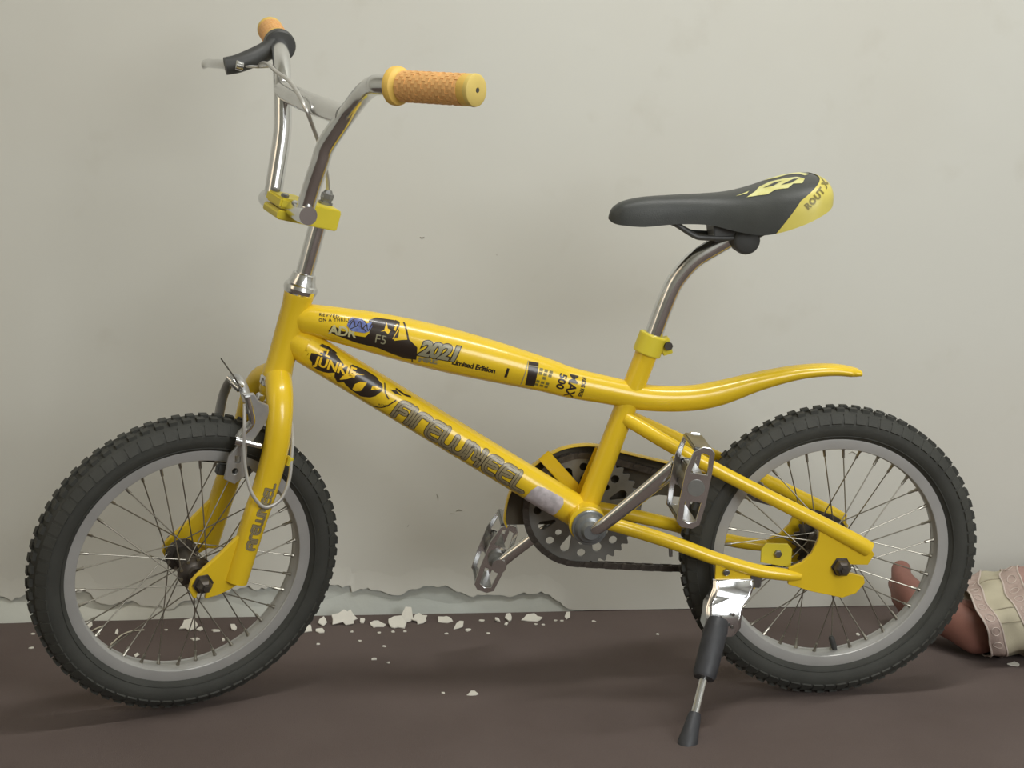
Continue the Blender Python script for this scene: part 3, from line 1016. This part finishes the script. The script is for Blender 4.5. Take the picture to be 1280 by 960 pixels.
# chain guard beyond the chain: dark plate with a yellow rim, held by a bent yellow bracket
cg = empty('chain_guard', bike)
arc = [(-1, 228), (-4, 240), (2, 273), (16, 297), (36, 315), (68, 335), (101, 341), (130, 338), (153, 331), (232, 311), (282, 297)]
arc = [(x, z) for x, z in cat(arc, 5)]
low = [(282, 256), (260, 262), (206, 268), (184, 262), (180, 228)]
link('guard_plate', plate(arc+low, [], 2.5, (0, 51, 0), (1, 0, 0), (0, 0, 1)), M['guard'], cg)
obj('guard_rim', MB().sweep([(x, 45, z) for x, z in arc], [(7.5, 1.6)]*len(arc), 10, ref=(0, 1, 0)), M['yellow'], cg)
obj('guard_bracket', MB().box((71, 29, 303), Vector((52, 0, -58)), Vector((0, 3, 0)), Vector((13, 0, 12))).box((108, 26, 304), Vector((28, 0, 72)), Vector((0, 3, 0)), Vector((17, 0, -7))), M['yellow'], cg, bevel=0.8)


# --- pedals
def pedal(c, tilt, sy, flip):
    p = empty('pedal', bike)
    a = R(tilt)
    ex = Vector((math.sin(a), 0, math.cos(a)))      # long way of the cage
    ey = Vector((math.cos(a), 0, -math.sin(a)))
    ol = [(-52, -8), (-46, -15), (-20, -17), (20, -17), (44, -12), (52, -2), (52, 8), (46, 14), (20, 16), (-20, 16), (-46, 14), (-52, 6)]
    wins = [[(18, -10), (40, -7), (44, 0), (42, 8), (18, 10)], [(-18, -10), (-42, -8), (-45, 0), (-42, 8), (-18, 10)]]
    for k, y in enumerate((0, 66)):
        link('cage_plate', plate(ol, wins, 3.2, c+Vector((0, sy*y, 0)), ex, ey, 0.8), M['chrome'], p)
    for s in (-1, 1):
        mb = MB().box(c+Vector((0, sy*33, 0))+ex*47*s, ex*6, ey*24, Vector((0, 66, 0)))
        obj('cage_end', mb, M['steel'], p, bevel=1.5)
    obj('pedal_barrel', MB().lathe([(-8, 12), (6, 12), (10, 9.5), (58, 9.5), (60, 12.5), (66, 12.5), (67, 10.5), (68.5, 10.5), (68.6, 4)], c, (0, sy, 0), 20), M['ring'], p, ang=20)
    obj('pedal_core', MB().box(c+Vector((0, sy*33, 0)), ex*34, ey*16, Vector((0, 62, 0))), M['steel'], p, bevel=2)
    return p


pedal(eye_n+Vector((5, -14, -4)), 9, -1, 0)
pedal(eye_f+Vector((-2, 14, 4)), 21, 1, 1)

# --- seat clamp, post, saddle
sx = Vector((83, 0, 241)).normalized()
scl = obj('seat_clamp', MB().lathe([(0, 17.5), (1, 18.5), (26, 18.5), (27, 17.5)], Vector((180, 0, 499))-sx*25, sx, 28).box(Vector((196, 0, 486)), (12, 0, 4), (0, 17, 0), (-6, 0, 20)), M['yellow2'], bike, bevel=0.6)
obj('clamp_bolt', MB().lathe([(-14, 5.5), (-9, 5.5), (-9, 3), (9, 3), (9, 5.5), (14, 5.5)], (198, 0, 488), (0, 1, 0), 8), M['darkmetal'], scl)
sp_ = cat([(172, 0, 476), (181, 0, 503), (195, 0, 545), (207, 0, 572), (228, 0, 597), (254, 0, 614), (276, 0, 627), (290, 0, 635)], 6)
obj('seat_post', MB().sweep(sp_, 11.8, 24), M['chrome'], bike, ang=60)

sad = empty('saddle', bike)
ST = [(117, 653, 649, 3), (120, 661, 646, 9), (126, 667, 644, 14), (136, 672, 643, 18), (160, 677, 642, 21), (200, 680, 646, 24), (240, 682, 646, 30), (270, 685, 640, 40),
      (300, 692, 637, 54), (325, 700, 643, 64), (350, 706, 653, 69), (370, 708, 663, 67), (384, 704, 671, 57), (391, 695, 679, 40), (394, 687, 683, 14)]
SS = cat(ST, 5)


def sad_pt(x, a):
    """x along the saddle, a degrees round from the crown (+ to the camera side)"""
    for p, q in zip(SS, SS[1:]):
        if p[0] <= x <= q[0]:
            f = (x-p[0])/(q[0]-p[0]+1e-9)
            _, zt, zb, w = [p[k]+(q[k]-p[k])*f for k in range(4)]
            break
    else:
        _, zt, zb, w = SS[0] if x < SS[0][0] else SS[-1]
    t = R(a)
    s_, c_ = math.sin(t), math.cos(t)
    return Vector((x, -w*math.copysign(abs(s_)**0.75, s_), zb+(zt-zb)*abs(c_)**0.6))


V, F = [], []
nseg = 28
for st in SS:
    for k in range(nseg+1):
        V.append(sad_pt(st[0], -90+180*k/nseg))
    V.append(Vector((st[0], 0, st[2]+3)))
k1 = nseg+2
for i in range(len(SS)-1):
    for j in range(k1):
        F.append((i*k1+j, i*k1+(j+1) % k1, (i+1)*k1+(j+1) % k1, (i+1)*k1+j))
F.append(tuple(range(k1)))
F.append(tuple((len(SS)-1)*k1+j for j in range(k1)))
mb = MB().add(V, F)
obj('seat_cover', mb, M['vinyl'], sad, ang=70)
# yellow rear panel: the part of the same skin behind a slanting seam
bm = bmesh.new()
for i in range(len(SS)-1):
    pass
pv = [[bm.verts.new(sad_pt(SS[i][0], -90+180*k/40)) for k in range(41)] for i in range(len(SS))]
for i in range(len(SS)-1):
    for k in range(40):
        bm.faces.new((pv[i][k], pv[i][k+1], pv[i+1][k+1], pv[i+1][k]))
bm.faces.new(pv[-1])
for co_, no_ in (((323, 0, 650), (0.828, 0, -0.56)), ((344, 0, 681), (0.62, 0, -0.78))):
    bmesh.ops.bisect_plane(bm, geom=bm.verts[:]+bm.edges[:]+bm.faces[:], plane_co=co_, plane_no=no_, clear_inner=True)
bmesh.ops.recalc_face_normals(bm, faces=bm.faces)
bm.normal_update()
for v in bm.verts:
    out = Vector((v.co.x-340, v.co.y, v.co.z-668)).normalized()
    nn = v.normal if v.normal.dot(out) > 0 else -v.normal
    v.co += nn*0.9
for v in bm.verts:
    v.co *= 0.001
me = bpy.data.meshes.new('tail_panel')
bm.to_mesh(me)
bm.free()
me.shade_smooth()
link('tail_panel', me, M['tail'], sad)


def sad_print(name, items, material, lift):
    """items: flat shapes in (x mm, degrees)"""
    bm = bmesh.new()
    for V_, F_ in items:
        q = [bm.verts.new((x, y, 0)) for x, y in V_]
        for f in F_:
            try:
                bm.faces.new([q[i] for i in f])
            except ValueError:
                pass
    bmesh.ops.triangulate(bm, faces=bm.faces[:])
    for c in range(250, 396, 4):
        bmesh.ops.bisect_plane(bm, geom=bm.verts[:]+bm.edges[:]+bm.faces[:], plane_co=(c, 0, 0), plane_no=(1, 0, 0))
    for c in range(-84, 88, 6):
        bmesh.ops.bisect_plane(bm, geom=bm.verts[:]+bm.edges[:]+bm.faces[:], plane_co=(0, c, 0), plane_no=(0, 1, 0))
    for v in bm.verts:
        x, a = v.co.x, v.co.y
        p = sad_pt(x, a)
        px, pa = sad_pt(x+1, a)-sad_pt(x-1, a), sad_pt(x, a+1)-sad_pt(x, a-1)
        nn = px.cross(pa).normalized()
        if nn.dot(p-Vector((x-6, 0, 665))) < 0:
            nn = -nn
        v.co = (p+nn*lift)*0.001
    me = bpy.data.meshes.new(name)
    bm.to_mesh(me)
    bm.free()
    return link(name, me, material, sad)


sad_print('flame_print', [poly([(284, 38), (296, 24), (304, 10), (318, 4), (334, 6), (350, 10), (356, 22), (350, 34), (340, 30), (332, 38), (318, 34), (308, 40), (298, 38)]),
                          poly([(316, -8), (340, -14), (362, -10), (368, 4), (360, 10), (358, 0), (344, -4), (328, -2)]), poly([(272, 30), (290, 18), (286, 26)])], M['cream_print'], 0.5)
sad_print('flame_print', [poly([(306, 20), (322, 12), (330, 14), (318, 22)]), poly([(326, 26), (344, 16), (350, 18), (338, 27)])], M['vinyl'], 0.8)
for sy in (1, -1):
    rl = cat([(186, 12*sy, 650), (200, 16*sy, 645), (222, 20*sy, 632), (236, 21*sy, 629), (275, 22*sy, 629), (305, 26*sy, 634), (335, 34*sy, 656)], 5)
    obj('saddle_rail', MB().sweep(rl, 3.6, 10), M['black'], sad)
obj('saddle_clamp', MB().lathe([(-30, 12), (-28, 16), (-22, 18), (22, 18), (28, 16), (30, 12)], (289, 0, 626), (0, 1, 0), 24).box((274, 0, 641), (54, 0, 6), (0, 46, 0), (-4, 0, 28)), M['black'], sad, bevel=1)


# lettering on the rear panel, running up along the seam on both sides
V_, F_ = text_2d('ROUT X', 10.5, 1.12, 0.05)
for sd in (1, -1):
    bm = bmesh.new()
    q = [bm.verts.new((x, y, 0)) for x, y in V_]
    for f in F_:
        try:
            bm.faces.new([q[i] for i in f])
        except ValueError:
            pass
    for c in range(2, 60, 3):
        bmesh.ops.bisect_plane(bm, geom=bm.verts[:]+bm.edges[:]+bm.faces[:], plane_co=(c, 0, 0), plane_no=(1, 0, 0))
    for c in range(2, 12, 3):
        bmesh.ops.bisect_plane(bm, geom=bm.verts[:]+bm.edges[:]+bm.faces[:], plane_co=(0, c, 0), plane_no=(0, 1, 0))
    for v in bm.verts:
        u, w = v.co.x, v.co.y
        if sd < 0:
            u = 42-u
        x = min(352+u*0.72-w*0.66, 392)
        z = 671+u*0.69+w*0.66
        lo, hi = 2.0, 89.0
        for _ in range(22):
            m_ = (lo+hi)/2
            if sad_pt(x, m_).z > z:
                lo = m_
            else:
                hi = m_
        p = sad_pt(x, lo)
        px, pa = sad_pt(x+1, lo)-sad_pt(x-1, lo), sad_pt(x, lo+1)-sad_pt(x, lo-1)
        nn = px.cross(pa).normalized()
        if nn.dot(p-Vector((350, 0, 660))) < 0:
            nn = -nn
        v.co = (p+nn*1.5)*0.001
        v.co.y *= sd
    me = bpy.data.meshes.new('lettering')
    bm.to_mesh(me)
    bm.free()
    link('lettering', me, M['oliveink'], sad)

# --- kickstand
ks = empty('kickstand', bike)
link('mount_plate', plate([(264, 214), (316, 200), (318, 172), (264, 182)], [], 5, (0, -54, 0), (1, 0, 0), (0, 0, 1), 0.8), M['yellow'], ks)
obj('mount_bolt', MB().lathe([(0, 4.5), (3, 4.5), (4, 3)], (278, -57, 197), (0, -1, 0), 8), M['steel'], ks)
obj('mount_clip', MB().box((318, -50, 184), (16, 0, -2), (0, 16, 0), (2, 0, 19)), M['steel'], ks, bevel=1.5)
V, F = [], []
rows = [  # chrome housing, front to back edges and how far it stands out
    (187, 262, 315, -61, -61), (178, 261, 316, -66, -65), (166, 257, 312, -68, -66), (156, 251, 300, -77, -75), (140, 250, 298, -81, -78), (126, 248, 297, -83, -80), (116, 258, 290, -83, -81)]
for z, x0, x1, y0, y1 in rows:
    for x, y in ((x0, -50), (x0, y0+4), (x0+5, y0), (x1-5, y1), (x1, y1+4), (x1, -50)):
        V.append((x, y, z))
for i in range(len(rows)-1):
    for j in range(6):
        F.append((i*6+j, i*6+(j+1) % 6, (i+1)*6+(j+1) % 6, (i+1)*6+j))
F += [tuple(range(6)), tuple(36+j for j in range(6))]
obj('stand_housing', MB().add(V, F), M['chrome2'], ks, bevel=1.6)
for zx in ((268, 144), (284, 148), (283, 132)):
    obj('rivet', MB().lathe([(0, 2.6), (2.0, 2.0)], (zx[0], -82 if zx[1] > 140 else -85, zx[1]), (0, -1, 0), 8), M['steel'], ks)
foot_p = Vector((211, -178, 18))
top_p = Vector((264, -82, 136))
dl = foot_p-top_p
obj('sleeve', MB().sweep([top_p-dl*0.03, top_p+dl*0.03, top_p+dl*0.06, top_p+dl*0.28, top_p+dl*0.44, top_p+dl*0.47], [13, 15, 15.5, 15.5, 15, 13], 20), M['sleeve'], ks)
obj('stand_rod', MB().sweep([top_p+dl*0.02, foot_p-dl*0.06], 5.4, 16), M['chrome'], ks)
obj('rubber_foot', MB().sweep([foot_p-dl*0.24, foot_p-dl*0.2, foot_p-dl*0.1, foot_p-dl*0.0, foot_p+dl*0.055], [7.5, 9, 10.5, 13, 11.5], 18), M['sleeve'], ks)

# ------------------------------------------------------------------ person lying behind the rear wheel (foot and lower leg)
person = empty('person', None, (0.75, 0.19, 0.0))
tag(person, 'person lying behind the rear wheel, bare foot, pink trouser leg with cream lace cuff', 'person')
PO = Vector((0.757, 0.203, 0.0))      # base of the modelled leg; the person stands a little nearer and to the left of it


def pobj(name, mb, material, **k):
    o = obj(name, mb, material, None, **k)
    o.parent = person
    o.location = -PO
    return o


J = [((1.50, .228, .088), .084), ((1.33, .215, .076), .070), ((1.13, .205, .060), .052), ((1.0, .200, .060), .050), ((.86, .172, .050), .038),
     ((.752, .150, .047), .033), ((.703, .124, .034), .034), ((.676, .182, .052), .032), ((.638, .244, .064), .030), ((.654, .238, .032), .024)]
E_ = [(0, 1), (1, 2), (2, 3), (3, 4), (4, 5), (5, 6), (5, 7), (6, 7), (7, 8), (7, 9)]
toes = [((.640, .268, .086), (.650, .298, .098), .0160), ((.634, .272, .066), (.640, .300, .072), .0105), ((.638, .270, .050), (.643, .296, .053), .0098),
        ((.645, .262, .036), (.650, .286, .035), .0092), ((.654, .254, .022), (.660, .276, .019), .0086)]
for bs, tp, r in toes:
    i = len(J)
    J += [(bs, r*1.05), (tp, r)]
    E_ += [(8 if bs[2] > 0.04 else 9, i), (i, i+1)]
me = bpy.data.meshes.new('body')
me.from_pydata([p for p, r in J], E_, [])
body = link('body', me, M['skin'])
body.parent = person
body.location = -PO
md = body.modifiers.new('skin', 'SKIN')
md.use_smooth_shade = True
for i, (p, r) in enumerate(J):
    me.skin_vertices[0].data[i].radius = (r, r)
me.skin_vertices[0].data[0].use_root = True
sb = body.modifiers.new('sub', 'SUBSURF')
sb.levels = sb.render_levels = 2


def cloth_pt(s, t, lift=0.0):
    """s metres along the leg from the hem, t degrees round (0 = floor side towards the camera, going up)"""
    a = R(t-40)
    grow = min(1.0, s/0.5)
    hw, hh = 0.098+0.015*grow, 0.049+0.033*grow
    cy, cz = 0.176+0.03*grow, hh+0.001
    wr = 0.0040*math.sin(3*a+s*24)+0.0030*math.sin(7*a-s*55)+0.0022*math.sin(s*140+2*a)
    ca, sa = math.cos(a), math.sin(a)
    y = cy-(hw+wr+lift)*math.copysign(abs(ca)**0.8, ca)
    z = cz+(hh+wr*0.8+lift)*math.copysign(abs(sa)**0.8, sa)
    x = 0.704+s-0.030*ca*max(0, sa)+0.022*max(0, -sa)+0.030*max(0, -ca)
    return (x, y, max(z, 0.0015))


def cloth(name, s0, s1, ns, material, lift, nt=72):
    V, F = [], []
    for i in range(ns+1):
        for j in range(nt):
            V.append(cloth_pt(s0+(s1-s0)*i/ns, 360*j/nt, lift))
    for i in range(ns):
        for j in range(nt):
            F.append((i*nt+j, i*nt+(j+1) % nt, (i+1)*nt+(j+1) % nt, (i+1)*nt+j))
    o = pobj(name, MB(1).add(V, F), material, ang=80)
    return o


cloth('trouser_leg', 0.070, 0.92, 60, M['pink'], 0.0)
cloth('cuff', 0.0, 0.074, 12, M['cuff'], 0.0006)
cloth('lace_band', 0.001, 0.022, 5, M['lace'], 0.0016)
cloth('lace_band', 0.056, 0.084, 6, M['lace'], 0.0018)
for s in (0.0, 0.022, 0.056, 0.084):
    ring = [cloth_pt(s, t*5, 0.0022) for t in range(72)]
    pobj('piping', MB(1).sweep(ring, 0.0013, 6, closed=True), M['piping'])
for t in (55, 75, 130):
    pobj('pleat', MB(1).sweep([cloth_pt(0.022+0.034*i/10, t, 0.0010) for i in range(11)], 0.0008, 6), M['pleat'])
for k in range(7):          # motifs along the bands
    for s, dt in ((0.011, 0), (0.070, 6)):
        t0 = 28+k*18+dt
        c = [cloth_pt(s+0.0065*math.cos(q*math.pi/8), t0+5*math.sin(q*math.pi/8), 0.0022) for q in range(16)]
        pobj('lace_motif', MB(1).sweep(c, 0.0006, 5, closed=True), M['piping'])

# ------------------------------------------------------------------ plaster flakes and threads on the carpet


def flake(x, y, w, d, seed, label, h=0.0012, tilt=0.0, spin=0.0, group=None, points=9, outline=None):
    rn = random.Random(seed)
    ol = []
    for i in range(points):
        a = 2*math.pi*(i+rn.uniform(-.3, .3))/points
        k = rn.choice((0.66, 0.8, 0.95, 1.1))*rn.uniform(0.9, 1.1)
        ol.append((w/2*k*math.cos(a), d/2*k*math.sin(a)))
    if outline:
        ol = outline
    V, F = [], []
    n = len(ol)
    for z, s in ((0.0, 1.0), (h, 0.96)):
        V += [(a*s, b*s, z) for a, b in ol]
    F = [tuple(range(n-1, -1, -1)), tuple(range(n, 2*n))]+[(i, (i+1) % n, n+(i+1) % n, n+i) for i in range(n)]
    if tilt:
        c, s = math.cos(tilt), math.sin(tilt)
        V = [(a, b*c-z*s, b*s+z*c) for a, b, z in V]
        zm = min(v[2] for v in V)
        V = [(a, b, z-zm) for a, b, z in V]
    o = obj('plaster_flake', MB(1).add(V, F), M['flake'])
    o.location = (x, y, 0.0)
    o.rotation_euler = (0, 0, spin)
    tag(o, label, 'flake', group)
    return o


G = 'plaster flakes fallen along the foot of the wall'
big = [
    (-.226, .345, .046, .056, 11, 'largest white plaster flake, jagged, leaning at the wall just right of the front tyre', .0016, 1.0, 0, 13),
    (-.283, .312, .022, .038, 12, 'upright white plaster shard touching the right edge of the front tyre', .0016, .7, .2, 7),
    (-.262, .306, .018, .018, 13, 'thin pale flake lying just right of the shard at the front tyre', .0012, .3, 0, 7),
    (-.258, .343, .016, .022, 14, 'small notched flake between the front tyre shard and the largest flake', .0012, .5, 0, 8),
    (-.197, .352, .012, .016, 15, 'small pointed flake right beside the largest plaster flake', .0012, .5, 0, 6),
    (-.175, .332, .028, .024, 16, 'long low plaster flake to the right of the largest one', .0012, .25, -.1, 9),
    (-.144, .328, .030, .034, 17, 'broad folded plaster flake below the downward peak in the peeling paint', .0014, .4, 0, 10),
    (-.127, .352, .018, .036, 18, 'squarish bright plaster flake standing against the wall behind the broad folded flake', .0014, .9, 0, 6),
    (-.107, .349, .028, .026, 19, 'ragged plaster flake against the wall right of the squarish bright flake', .0012, .4, 0, 11),
    (-.067, .349, .026, .026, 20, 'wide thin plaster flake close to the wall under the far pedal, leftmost of its cluster', .0012, .3, .1, 10),
    (-.048, .318, .016, .030, 21, 'leaf shaped plaster flake standing out diagonally below the far pedal', .0014, .25, -.5, 6),
    (-.034, .301, .012, .013, 22, 'oval plaster flake lying in front of the leaf shaped one', .0012, 0, -.2, 7),
    (-.011, .350, .012, .010, 23, 'flat small flake alone between the two plaster clusters under the chainring', .001, 0, 0, 7),
    (.014, .344, .010, .014, 24, 'small chunky flake below and left of the chainring', .002, .3, .4, 6),
    (.033, .352, .016, .020, 25, 'block like plaster flake at the wall directly below the chainring left edge', .002, .4, 0, 7),
    (.027, .326, .008, .013, 26, 'tiny triangular flake in front of the block like flake', .0012, .3, 0, 4),
    (.069, .349, .034, .024, 27, 'long wing shaped plaster flake at the wall below the chainring', .0013, .35, -.15, 10),
    (.128, .354, .012, .024, 28, 'slanting plaster flake at the right end of the scatter below the chain', .0012, .5, -.5, 5),
    (-.045, .014, .016, .018, 29, 'pale oval flake alone on open carpet in front of the bicycle', .0012, .05, -.3, 8),
    (-.463, .335, .028, .030, 30, 'biggest plaster flake seen through the front wheel spokes', .0014, .4, 0, 9),
    (-.447, .281, .018, .014, 31, 'flat plaster flake nearest the camera among those seen below the front hub', .0012, 0, .1, 9),
    (-.445, .327, .012, .014, 32, 'small ragged flake right of the biggest one seen through the front wheel', .0012, .3, 0, 8),
    (-.421, .322, .016, .012, 33, 'thin streak shaped flake seen through the front wheel right of the hub', .0011, 0, 0, 7),
    (-.394, .326, .013, .018, 34, 'curled flake seen through the front wheel near its right rim', .0012, .4, .3, 7),
    (-.617, .350, .013, .022, 35, 'plaster flake at the wall seen through the front wheel near its left rim', .0014, .5, 0, 8),
    (-.597, .316, .008, .012, 36, 'small flake lying under the white thread end at the left rim', .0012, .2, 0, 6),
    (-.569, .317, .006, .018, 37, 'narrow upright flake between the two white threads', .0012, .4, 0, 5),
    (-.523, .203, .008, .011, 38, 'small triangular flake just above the inside bottom of the front rim', .0012, .4, 0, 4),
    (-.405, .271, .006, .012, 39, 'tiny upright flake above the lower right of the front rim', .0012, .4, 0, 5),
    (.748, .086, .020, .014, 40, 'white paper like scrap in front of the pink trouser cuff', .0014, .15, -.1, 8),
    (.563, .239, .008, .008, 41, 'tiny bright flake behind the rear wheel beside the tyre valve', .0012, .3, 0, 6),
    (-.179, .170, .011, .010, 42, 'oval flake out on the carpet between the front tyre and the far pedal', .0012, .05, 0, 8),
]
BIG = [(-.020, .0045), (-.008, .007), (0, .013), (.006, .0092), (.010, .013), (.015, .0045), (.022, -.003), (.0155, -.006), (.0155, -.011), (.003, -.013), (-.0015, -.008), (-.009, -.010), (-.018, -.012), (-.0175, -.003)]
SHARD = [(-.012, -.006), (-.004, .011), (.001, .009), (.005, .010), (.008, 0), (.008, -.009), (-.008, -.010)]
for x, y, w, d, sd, lb, h, tl, spn, npt in big:
    flake(x, y, w, d, sd, lb, h, tl, spn, G, npt, {11: BIG, 12: SHARD}.get(sd))
CR = [(-.213, .303, 'just in front of the largest plaster flake'), (-.262, .245, 'in front of the thin pale flake by the front tyre'),
      (-.200, .257, 'alone on the carpet well in front of the largest flake'), (-.132, .300, 'in front of the squarish bright flake'),
      (-.171, .296, 'in front of the long low flake'), (-.150, .300, 'in front of the broad folded flake'),
      (-.068, .285, 'in front of the wide thin flake under the far pedal'), (-.005, .283, 'in front of the flat small flake between the two clusters'),
      (.106, .342, 'left one of two at wall past the wing shaped flake'), (.117, .340, 'right one of two at wall past the wing shaped flake'),
      (.166, .335, 'farthest right at the wall below the chain'), (.073, .325, 'left one of two in front of the wing shaped flake'),
      (.085, .322, 'right one of two in front of the wing shaped flake'), (-.164, .228, 'on open carpet behind the oval flake right of the front tyre'),
      (-.086, .020, 'left of the pale oval flake in front of the bicycle'), (-.695, .322, 'left of the front tyre, the one nearer the wall'),
      (-.683, .253, 'left of the front tyre, the one nearer the camera'), (-.497, .330, 'behind the front wheel beside the long thread end'),
      (-.158, .152, 'right of the oval flake between front tyre and far pedal'), (.255, .262, 'alone on the carpet left of the rear tyre and kickstand')]
for i, (x, y, lb) in enumerate(CR):
    flake(x, y, .0065, .0075, 60+i, 'tiny white plaster crumb '+lb, .0012, 0.0, i*.7, 'tiny plaster crumbs on the carpet', 6)
for nm, pts, lb in (('thread', [(-.611, .318, .002), (-.603, .335, .003), (-.594, .352, .002)], 'short straight white thread at the left rim of the front wheel'),
                    ('thread', [(-.569, .258, .0015), (-.565, .280, .0015), (-.559, .305, .002), (-.548, .322, .0018), (-.530, .328, .0015)], 'long curved white thread lying behind the front wheel')):
    tag(obj(nm, MB(1).sweep(cat(pts, 6), 0.0011, 6), M['thread']), lb, 'thread')
